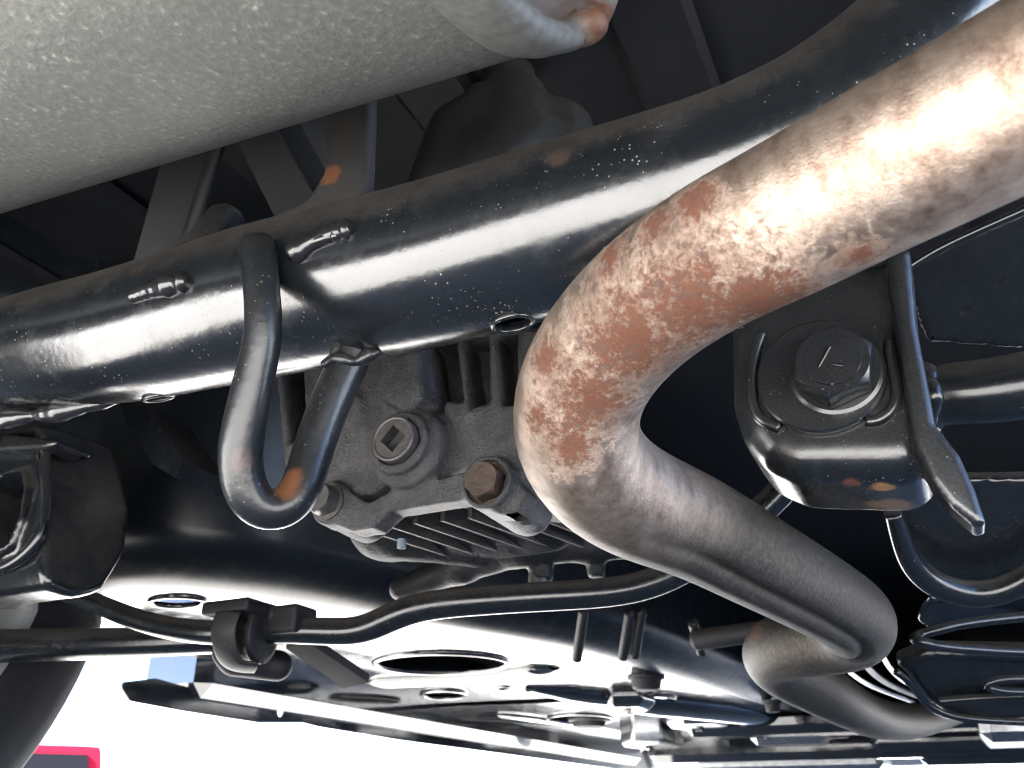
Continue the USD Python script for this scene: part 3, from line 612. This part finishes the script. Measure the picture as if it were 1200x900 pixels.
for i in range(len(RP)):
    nodes[f'd{i}'] = ('vector_math', {'math_type': 'distance', 'vector2': tuple(RP[i])})
    nodes[f'm{i}'] = ('map_range', {'from_min': 0.0, 'from_max': RR[i] * 1.5, 'to_min': 1.15, 'to_max': -.6, 'clamp': False})
    links += [('g.position', f'd{i}.vector1'), (f'd{i}.value', f'm{i}.value')]
    if prev is None: prev = f'm{i}.result'
    else:
        nodes[f'x{i}'] = ('math', {'math_type': 'maximum'}); links += [(prev, f'x{i}.value1'), (f'm{i}.result', f'x{i}.value2')]; prev = f'x{i}.value'
nodes['sum'] = ('math', {'math_type': 'add'}); nodes['cut'] = ('map_range', {'from_min': .0, 'from_max': .8, 'to_min': 0.0, 'to_max': .95, 'clamp': True})
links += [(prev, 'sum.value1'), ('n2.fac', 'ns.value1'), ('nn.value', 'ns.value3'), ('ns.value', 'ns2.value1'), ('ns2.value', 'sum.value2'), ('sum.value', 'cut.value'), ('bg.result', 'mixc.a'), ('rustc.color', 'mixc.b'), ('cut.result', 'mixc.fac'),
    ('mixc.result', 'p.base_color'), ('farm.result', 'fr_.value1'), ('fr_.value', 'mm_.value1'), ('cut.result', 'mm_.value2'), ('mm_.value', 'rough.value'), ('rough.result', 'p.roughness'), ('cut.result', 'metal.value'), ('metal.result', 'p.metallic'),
    ('cut.result', 'hs.value1'), ('n2.fac', 'hs.value3'), ('hs.value', 'b.height'), ('b.normal', 'p.normal')]
mat('pipe_steel', nodes, links)

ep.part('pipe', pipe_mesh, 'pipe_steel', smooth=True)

# ------------------------------------------------------------------ muffler
r1, r2 = ray(0, 250), ray(590, 72)
npl = nrm(np.cross(r1, r2)); npl = npl if npl[2] > 0 else -npl
ax = nrm(np.cross(npl, ZUP)); ax = ax if ax[0] > 0 else -ax
RM = .105
wv = nrm(np.cross(npl, ax)); wv = wv if wv @ FWD > 0 else -wv
TURN = math.radians(10.0); ax = ax * math.cos(TURN) - wv * math.sin(TURN)
E0 = pt(636, 59, .335) + npl * RM
mu = Thing('muffler', 'large grey speckled muffler drum with rusty rimmed end', 'muffler', E0 - ZUP * RM)
mu.part('drum', lathe(E0, ax, [(-.75, 0), (-.75, RM * .9), (-.74, RM), (-.4, RM), (-.2, RM), (-.02, RM), (-.004, RM)], 96), 'aluminised', smooth=50)
mu.part('seam_rim', lathe(E0, ax, [(-.006, RM - .001), (-.004, RM + .001), (.002, RM + .0028), (.012, RM + .0034), (.017, RM + .002), (.019, RM - .001), (.018, RM - .005), (.012, RM - .008), (.004, RM - .010)], 120), 'muffler_rim', smooth=60)
mu.part('end_cap', lathe(E0, ax, [(.012, RM - .007), (.006, RM - .010), (.001, RM - .016), (.001, RM - .022), (.006, RM - .034), (.012, RM - .05), (.014, RM * .3), (.014, 0)], 96), 'muffler_cap', smooth=60)
lob = trimesh.creation.icosphere(3, .0085); lob.vertices *= [1.1, .8, .7]; lob.apply_translation(E0 + ax * .012 + nrm(pt(692, 60, .33) - (E0 + ax * .012)) * (RM - .003))
mu.part('drain_lobe', lob, 'muffler_rim', smooth=True)

# ------------------------------------------------------------------ rear axle differential
YD = .455
df = Thing('differential', 'dirty cast alloy differential case with square-socket plug behind the tube', 'differential', onY(470, 600, YD))
dpx = [(318, 400), (640, 380), (650, 540), (600, 568), (575, 566), (548, 548), (455, 562), (430, 578), (400, 580), (368, 576), (352, 566), (330, 545)]
dpoly = smoothpoly(Ypoly(dpx, YD), .003)
bc = onY(488, 532, YD)
b1, b2 = onY(392, 592, YD), onY(580, 572, YD)
flange = smoothpoly(Ypoly([(362, 590), (392, 566), (430, 588), (458, 574), (552, 550), (585, 545), (618, 575), (604, 604), (585, 602), (560, 582), (458, 598), (436, 618), (410, 622), (376, 608)], YD - .006), .003)
def cap(Q, px, Y, ra, rb=None):
    p = [onY(u, v, Y) for u, v in px]; d = s_caps(Q, p[0], p[1], ra, rb)
    for a, b in zip(p[1:-1], p[2:]): d = np.minimum(d, s_caps(Q, a, b, ra, rb))
    return d
def f_df(Q):
    d = s_ext(Q, dpoly, 1, YD, YD + .09, .006)
    for w in ([(497, 396), (532, 396), (540, 470), (512, 482)], [(540, 394), (570, 392), (572, 468), (550, 478)], [(580, 390), (604, 388), (604, 470), (588, 474)], [(330, 420), (352, 418), (356, 500), (338, 520)], [(362, 470), (384, 470), (380, 530), (360, 536)]):
        d = smax(d, -s_ext(Q, smoothpoly(Ypoly(w, YD), .002), 1, YD - .02, YD + .028, .003), .006)
    d = smin(d, s_ext(Q, smoothpoly(Ypoly([(446, 470), (452, 400), (494, 396), (500, 470), (478, 482)], YD - .01), .002), 1, YD - .016, YD + .02, .004), .006)
    for a, b in (((420, 470), (440, 540)), ((500, 480), (520, 545)), ((528, 478), (556, 530)), ((392, 470), (410, 560))):
        d = smin(d, s_caps(Q, onY(*a, YD), onY(*b, YD + .004), .0035, .002), .006)
    d = smin(d, s_cyl(Q, bc + np.array([0, -.004, 0]), (0, 1, 0), .0265, .012, .005), .006)
    d = smin(d, s_cyl(Q, bc + np.array([0, -.012, 0]), (0, 1, 0), .0205, .012, .003), .003)
    d = smin(d, s_ext(Q, flange, 1, YD - .006, YD + .012, .0025), .005)
    for b, r in ((b1, .0145), (b2, .0165)):
        d = smin(d, s_cyl(Q, b + np.array([0, .02, 0]), (0, 1, 0), r, .034 if r > .015 else .026, .003), .005)
        d = smax(d, -s_cyl(Q, b + np.array([0, -.016, 0]), (0, 1, 0), r - .003, .009, .001), .0012)
    d = smax(d, -s_cyl(Q, bc + np.array([0, -.026, 0]), (0, 1, 0), .0155, .006, .001), .001)
    g = (meshkit.noise(Q * 160, 3) - .5) * .0009
    return d + g
lo = np.array([dpoly[:, 0].min() - .01, YD - .035, dpoly[:, 1].min() - .02]); hi = np.array([dpoly[:, 0].max() + .01, YD + .1, dpoly[:, 1].max() + .01])
hous = df.part('housing', sdf_mesh(f_df, lo, hi, .0014), 'cast_alloy', smooth=True)
# filler plug with a square socket
pc = bc + np.array([0, -.0205, 0])
pm = tomani(trimesh.creation.cylinder(.015, .012, 48, transform=trimesh.geometry.align_vectors([0, 0, 1], [0, 1, 0])))
sq = trimesh.creation.box((.0128, .02, .0128)); sq.apply_transform(trimesh.transformations.rotation_matrix(.75, [0, 1, 0])); sq.apply_translation([0, -.006, 0])
pmsh = frommani(pm - tomani(sq)); pmsh.apply_translation(pc - np.array([0, .002, 0]))
plug = df.part('filler_plug', pmsh, 'plug_metal', smooth=30)
plug.part('plug_rim', sweep(ringpath(pc - np.array([0, .0076, 0]), (0, 1, 0), .0137), .0013, 10, cap=False), 'plug_metal', smooth=True)
for b, r, m in ((b1, .0105, 'plug_metal'), (b2, .0118, 'rusty_steel')):
    df.part('cover_bolt', cat(lathe(b - np.array([0, .0065, 0]), (0, -1, 0), [(0, r * 1.18), (.002, r * 1.18), (.002, 0)], 36), hexbolt(b - np.array([0, .0085, 0]), (0, -1, 0), r, .011, .25)), m, smooth=25, label='rusty brown hexagon bolt' if m == 'rusty_steel' else None)
# finned lower case, ahead of the cover
for k in range(8):
    a = pt(420 + k * 32, 618 - k * 3, .60); b = pt(520 + k * 32, 650 - k * 2, .68)
    df.part('cooling_fin', trimesh.convex.convex_hull(np.array([p + o for p in (a, b) for o in (np.array([0, 0, .03]), np.array([0, 0, -.001]), np.array([.0025, .001, .03]), np.array([.0025, .001, -.001]))])), 'cast_alloy', smooth=30)
def f_low(Q):
    d = s_caps(Q, pt(450, 612, .70), pt(640, 600, .70), .028, .03)
    d = smin(d, s_box(Q, pt(540, 585, .69), (.07, .04, .035), .01), .02)
    d = smin(d, s_caps(Q, pt(460, 636, .68), pt(560, 650, .70), .010), .008)
    return d + (meshkit.noise(Q * 120, 5) - .5) * .001
lo, hi = bounds(pt(410, 640, .62), pt(660, 580, .66), pt(540, 590, .80), pad=.05)
df.part('lower_case', sdf_mesh(f_low, lo, hi, .0025), 'cast_dark', smooth=True)
df.part('breather_cap', cat(lathe(pt(471, 632, .60), -ZUP, [(0, .003), (.006, .003), (.007, 0)], 20)), 'white_plastic', smooth=30)
# mounting arm of the differential, running right under the case
def f_arm(Q):
    pts = [pt(470, 690, .90), pt(540, 664, .88), pt(610, 636, .86), pt(690, 636, .86), pt(800, 632, .86)]
    rr = [.012, .016, .022, .018, .016]
    d = s_caps(Q, pts[0], pts[1], rr[0], rr[1])
    for i in range(1, 4): d = smin(d, s_caps(Q, pts[i], pts[i + 1], rr[i], rr[i + 1]), .01)
    d = smin(d, s_caps(Q, pt(500, 648, .86), pt(600, 636, .86), .008), .01)
    d = smin(d, s_cyl(Q, pt(634, 664, .86), ZUP, .012, .014, .003), .004)
    d = smin(d, s_cyl(Q, pt(698, 660, .86), ZUP, .009, .014, .003), .004)
    return d + (meshkit.noise(Q * 120, 6) - .5) * .0009
lo, hi = bounds(pt(460, 715, .92), pt(820, 600, .86), pt(640, 640, .83), pt(640, 640, .92), pad=.035)
df.part('mounting_arm', sdf_mesh(f_arm, lo, hi, .003), 'cast_dark', smooth=True)
df.part('mount_bolt', hexbolt(pt(632, 676, .855), -ZUP, .011, .014, .2), 'plug_metal', smooth=25)
# upper case behind the tube
def f_up(Q):
    d = s_caps(Q, pt(600, 200, .62), pt(600, 130, .66), .04, .03)
    d = smin(d, s_cyl(Q, pt(595, 115, .66), ZUP, .02, .05, .004), .006)
    d = smin(d, s_cyl(Q, pt(650, 190, .64), nrm(ZUP + .2 * FH), .03, .04, .006), .01)
    d = smin(d, s_caps(Q, pt(560, 190, .6), pt(560, 110, .64), .008), .01)
    d = smin(d, s_caps(Q, pt(520, 220, .62), pt(540, 160, .64), .025), .015)
    return d + (meshkit.noise(Q * 90, 8) - .5) * .0012
lo, hi = bounds(pt(500, 250, .6), pt(700, 60, .66), pt(600, 150, .74), pt(600, 150, .54), pad=.03)
df.part('upper_case', sdf_mesh(f_up, lo, hi, .0035), 'dusty_black', smooth=True)

# ------------------------------------------------------------------ struts that rise above the tube
def plate(name, label, cat_, px, d0, dth, m='dusty_black', nm=None, group=None):
    c = np.array([pt(u, v, d0 + (i % 2) * 0) for i, (u, v) in enumerate(px)]); n = nrm(np.cross(c[1] - c[0], c[2] - c[0])); n = n if n @ FWD > 0 else -n
    hull = trimesh.convex.convex_hull(np.vstack([c, c + n * dth])); return hull
sb = Thing('suspension_brace', 'dull dusty brace plate rising behind the tube beside the muffler, leftmost', 'brace', pt(215, 300, .62))
sb.part('plate', plate('', '', '', [(150, 330), (205, 330), (262, 150), (200, 150)], .62, .012), 'dusty_black', smooth=30)
sb.part('edge_flange', sweep(np.array([pt(205, 330, .615), pt(262, 150, .615)]), .005, 12), 'dusty_black', smooth=True)
s2 = Thing('suspension_brace', 'dusty forked brace slanting down to the right between muffler and strut', 'brace', pt(330, 230, .6))
s2.part('plate', plate('', '', '', [(255, 120), (300, 110), (385, 260), (335, 280)], .60, .01), 'dusty_black', smooth=30)
s2.part('plate', plate('', '', '', [(330, 105), (372, 100), (415, 200), (398, 230)], .57, .01), 'dusty_black', smooth=30)
s2.part('web', plate('', '', '', [(290, 120), (350, 105), (410, 230), (375, 250)], .63, .006), 'dusty_black', smooth=30)

# ------------------------------------------------------------------ right lateral link and stamped lower arm
lk = Thing('lateral_link', 'glossy black tubular link running right out of the bolted bracket', 'suspension link', pt(1090, 455, .46))
lkp = [(1072, 470, .462, 84), (1084, 468, .46, 82), (1096, 465, .458, 72), (1112, 462, .455, 72), (1150, 459, .448, 76), (1200, 452, .44, 80), (1330, 432, .42, 86)]
lk.part('tube', pathtube(lkp, 60, 40), 'link_black', smooth=True)
lk.part('weld_collar', sweep(spline([pt(1078 + 34 * 0, 428, .452), pt(1088, 440, .437), pt(1092, 458, .43), pt(1092, 480, .432), pt(1090, 500, .44), pt(1098, 512, .45)], 50), .004 * (1 + .8 * (meshkit.noise(np.arange(50)[:, None] * [.3, 0, 0], 4) - .5)), 12), 'link_black', smooth=True)

hs = Thing('heat_shield', 'black sheet shield whose rolled edge shows between exhaust pipe and right link', 'heat shield', pt(1180, 330, .52))
def hshield():
    c = [(1058, 318, .53), (1100, 292, .525), (1200, 246, .51), (1340, 180, .49), (1340, 400, .53), (1200, 408, .545), (1085, 400, .55)]
    return c
la = Thing('lower_control_arm', 'pressed black lower suspension arm with rolled lips at the right edge', 'suspension arm', pt(1130, 760, .75))
lipk = [(1046, 600, .60, 20), (1056, 632, .61, 24), (1072, 664, .62, 28), (1100, 686, .625, 31), (1140, 696, .625, 32), (1175, 691, .62, 32), (1215, 672, .61, 32), (1300, 620, .58, 32)]
la.part('upper_lip', pathtube(lipk, 70, 24), 'link_black', smooth=True)
def panelpx(px, d, th, curve=None, rd=.003):
    """pressed panel: outline traced on a plane facing the lens' side, with real thickness and rounded edge"""
    c = np.array([pt(u, v, dd) for u, v, dd in px]); o = c.mean(0); uu, ss, vt = np.linalg.svd(c - o); e1, e2, n = vt
    n = n if n @ (o - CAM) > 0 else -n
    p2 = smoothpoly(np.stack([(c - o) @ e1, (c - o) @ e2], 1), .006)
    def f(Q):
        q = Q - o; x, y, z = q @ e1, q @ e2, q @ n; dd = poly2(x, y, p2); dx, dz = dd + rd, np.abs(z - th / 2) - th / 2 + rd
        return np.minimum(np.maximum(dx, dz), 0) + np.hypot(np.maximum(dx, 0), np.maximum(dz, 0)) - rd
    lo, hi = c.min(0) - .02, c.max(0) + .02
    return sdf_mesh(f, lo - th, hi + th, .0026)
hs.part('sheet', panelpx(hshield(), .52, .004, rd=.0015), 'kick_black', smooth=True)
hs.part('rolled_edge', sweep(spline([pt(u, v, d - .004) for u, v, d in hshield()[:4]], 40), .0026, 12), 'link_black', smooth=True)
la.part('upper_panel', panelpx([(1040, 590, .64), (1060, 650, .65), (1100, 685, .655), (1170, 692, .65), (1260, 650, .62), (1260, 560, .60), (1060, 560, .63)], .62, .012), 'link_black', smooth=True)
lip2 = [(1300, 716), (1210, 722), (1160, 727), (1120, 733), (1092, 740), (1076, 745), (1076, 751), (1100, 757), (1140, 761), (1190, 764), (1300, 766)]
la.part('slot_lip', sweep(spline([pt(u, v, .74 - .02 * (k > 5)) for k, (u, v) in enumerate(lip2)], 80), .0042, 14), 'link_black', smooth=True)
la.part('mid_panel', panelpx([(1088, 700, .76), (1300, 690, .74), (1300, 726, .745), (1140, 732, .76), (1096, 742, .77), (1074, 726, .77)], .75, .008), 'floor_black', smooth=True)
la.part('lower_panel', panelpx([(1052, 787, .80), (1085, 765, .79), (1300, 768, .76), (1300, 850, .80), (1120, 842, .84), (1085, 820, .83), (1066, 800, .81)], .8, .02, rd=.008), 'link_black', smooth=True)
la.part('lower_lip', sweep(spline([pt(1050, 787, .795), pt(1066, 800, .80), pt(1082, 820, .815), pt(1112, 838, .825), pt(1200, 846, .82), pt(1290, 850, .79)], 50), .0035, 12), 'link_black', smooth=True)
la.part('stiffening_bead', sweep(spline([pt(1100, 822, .815), pt(1150, 818, .805), pt(1200, 816, .795), pt(1280, 814, .77)], 40), .0035, 12), 'link_black', smooth=True)
lip3 = [(1290, 790), (1215, 795), (1180, 796), (1160, 800), (1156, 804), (1170, 809), (1200, 811), (1290, 812)]
la.part('slot_lip', sweep(spline([pt(u, v, .77) for u, v in lip3], 60), .0036, 12), 'link_black', smooth=True)

# ------------------------------------------------------------------ anti-roll bar and lower links at the left
ar = Thing('anti_roll_bar', 'bent black anti-roll bar clamped in a dark bush below the floor', 'anti-roll bar', pt(500, 712, .75))
abk = [(60, 690, .86, 20), (100, 702, .85, 22), (150, 722, .835, 24), (200, 736, .82, 26), (250, 741, .805, 28), (300, 740, .795, 30), (350, 739, .785, 31), (400, 740, .778, 32), (432, 735, .773, 33), (470, 719, .768, 34), (510, 709, .763, 34), (560, 704, .758, 34), (620, 700, .753, 34), (700, 695, .748, 34), (750, 687, .745, 34), (790, 672, .743, 34), (830, 648, .742, 34), (880, 610, .74, 34), (930, 560, .74, 34)]
ar.part('bar', pathtube(abk, 120, 28), 'link_black', smooth=True)
cc = pt(290, 742, .79)
axb = nrm(pt(350, 740, .78) - pt(240, 742, .80))
def f_cl(Q):
    d = s_cyl(Q, cc, axb, .024, .019, .003)
    d = smin(d, s_cyl(Q, cc + axb * .014, axb, .0265, .0035, .001), .001)
    d = np.minimum(d, s_box(Q, pt(280, 715, .785), (.026, .02, .006), .003))
    d = smin(d, s_caps(Q, pt(262, 728, .775), pt(262, 742, .77), .006), .003)
    d = smin(d, s_box(Q, pt(342, 728, .79), (.016, .016, .012), .003), .004)
    return d
lo, hi = bounds(pt(240, 700, .79), pt(350, 790, .79), cc, pad=.03)
ar.part('bush', sdf_mesh(f_cl, lo, hi, .0016), 'dark_rubber', smooth=True)
ar.part('bush_strap', sweep(spline([pt(268, 718, .765), pt(262, 735, .758), pt(264, 760, .758), pt(275, 778, .763), pt(300, 782, .77)], 30), .008, 14, sx=1.8, sy=.4), 'dusty_black', smooth=True)
ar.part('clamp_foot', trimesh.convex.convex_hull(np.array([p + o * ZUP for p in (pt(335, 760, .79), pt(360, 752, .79), pt(432, 800, .86), pt(402, 806, .86)) for o in (0, .008)])), 'dusty_black', smooth=30)
ar.part('lower_pad', sdf_mesh(lambda Q: smin(s_caps(Q, pt(275, 774, .82), pt(325, 780, .83), .014), s_caps(Q, pt(262, 764, .82), pt(300, 768, .82), .01), .01), *bounds(pt(250, 750, .82), pt(345, 795, .83), pad=.03), .002), 'dark_rubber', smooth=True)

tl = Thing('toe_link', 'straight black suspension rod reaching left to the wheel under the floor', 'suspension link', pt(130, 755, .86))
tl.part('rod', pathtube([(-200, 761, .93, 38), (0, 757, .90, 38), (120, 754, .88, 36), (262, 749, .855, 32)], 50, 28), 'link_black', smooth=True)
tl.part('rod_seam', sweep(np.array([pt(-120, 764, .89), pt(0, 759, .877), pt(55, 757, .872)]), .0016, 8), 'link_black', smooth=True)

# ------------------------------------------------------------------ hanging arm stub and wheel at the left
hu = Thing('wheel', 'black tyre seen from inside the car at the lower left', 'wheel', (-.98, .36, 0.0))
WC = np.array([-.90, .36, .432]); WR = .432
tp = [(.0, WR - .10), (-.005, WR - .085), (-.008, WR - .06), (-.004, WR - .03), (.004, WR - .012), (.016, WR - .003), (.03, WR), (.05, WR), (.051, WR - .007), (.058, WR - .007), (.059, WR), (.085, WR), (.086, WR - .007), (.093, WR - .007), (.094, WR), (.12, WR), (.135, WR - .004), (.148, WR - .015), (.155, WR - .04), (.156, WR - .07), (.15, WR - .10)]
hu.part('tyre', lathe(WC, (-1, 0, 0), tp, 96), 'tyre_rubber', smooth=40)
hu.part('rim', lathe(WC, (-1, 0, 0), [(.002, WR - .1), (.01, WR - .11), (.03, WR - .12), (.09, WR - .125), (.1, .07), (.105, 0)], 64), 'wheel_grey', smooth=40)
hu.part('brake_drum', lathe(WC, (-1, 0, 0), [(-.01, 0), (-.01, .10), (0, .115), (.05, .118)], 48), 'dusty_black', smooth=40)

# ------------------------------------------------------------------ red car parked beyond
rc = Thing('parked_car', 'red parked car in the bright distance behind the tyre', 'car', (0, 0, 0))
D = 15.0
q0 = pt(30, 900, D); diry = nrm((q0 - CAM) * [1, 1, 0]); dirx = np.cross(diry, ZUP)
O = np.array([q0[0], q0[1], 0.0]) 
ztop = pt(80, 878, D)[2]
def rcbox(x0, x1, y0, y1, z0, z1, ch): 
    b = box((x0, y0, z0), (x1, y1, z1), ch); V = b.vertices; b.vertices = O + V[:, :1] * dirx + V[:, 1:2] * diry + V[:, 2:3] * ZUP; return b
def rchull(pts_):
    return trimesh.convex.convex_hull(np.array([O + x * dirx + y * diry + z * ZUP for x, y, z in pts_]))
H = ztop * 1.1; Wd = 1.25
rc.part('body', rcbox(Wd - 1.7, Wd, 0, 4.0, .25, H * .62, .12), 'red_paint', smooth=30)
cab = rchull([(x, y, z) for x, y, z in [(Wd - 1.66, .1, H * .6), (Wd - .04, .1, H * .6), (Wd - 1.66, 2.9, H * .6), (Wd - .04, 2.9, H * .6), (Wd - 1.5, .36, H * .985), (Wd - .14, .36, H * .985), (Wd - 1.3, .45, H), (Wd - .36, .45, H), (Wd - .10, .32, H * .93), (Wd - 1.56, .32, H * .93), (Wd - 1.5, 2.2, H), (Wd - .18, 2.2, H)]])
cb = rc.part('cabin', cab, 'red_paint', smooth=20)
def tri(y): return y
gl = rchull([(Wd - 1.42, .155, H * .66), (Wd - .26, .155, H * .66), (Wd - 1.36, .30, H * .88), (Wd - .32, .30, H * .88), (Wd - 1.42, .10, H * .66), (Wd - .26, .10, H * .66), (Wd - 1.36, .25, H * .88), (Wd - .32, .25, H * .88)])
cb.part('rear_window', gl, 'car_glass', smooth=20)
for x in (Wd - 1.6, Wd - .25):
    rc.part('tail_lamp', rcbox(x, x + .18, -.03, .05, H * .4, H * .56, .02), 'car_lamp', smooth=30)
for x in (Wd - 1.68, Wd - .2):
    for y in (.75, 3.2):
        c = O + (x) * dirx + y * diry + .31 * ZUP
        rc.part('wheel', lathe(c, dirx, [(0, 0), (0, .2), (0, .31), (.18, .31), (.18, .2), (.18, 0)], 40), 'tyre_rubber', smooth=30)
rc.part('bumper', rcbox(Wd - 1.68, Wd - .02, -.1, .1, .28, .5, .05), 'red_paint', smooth=30)
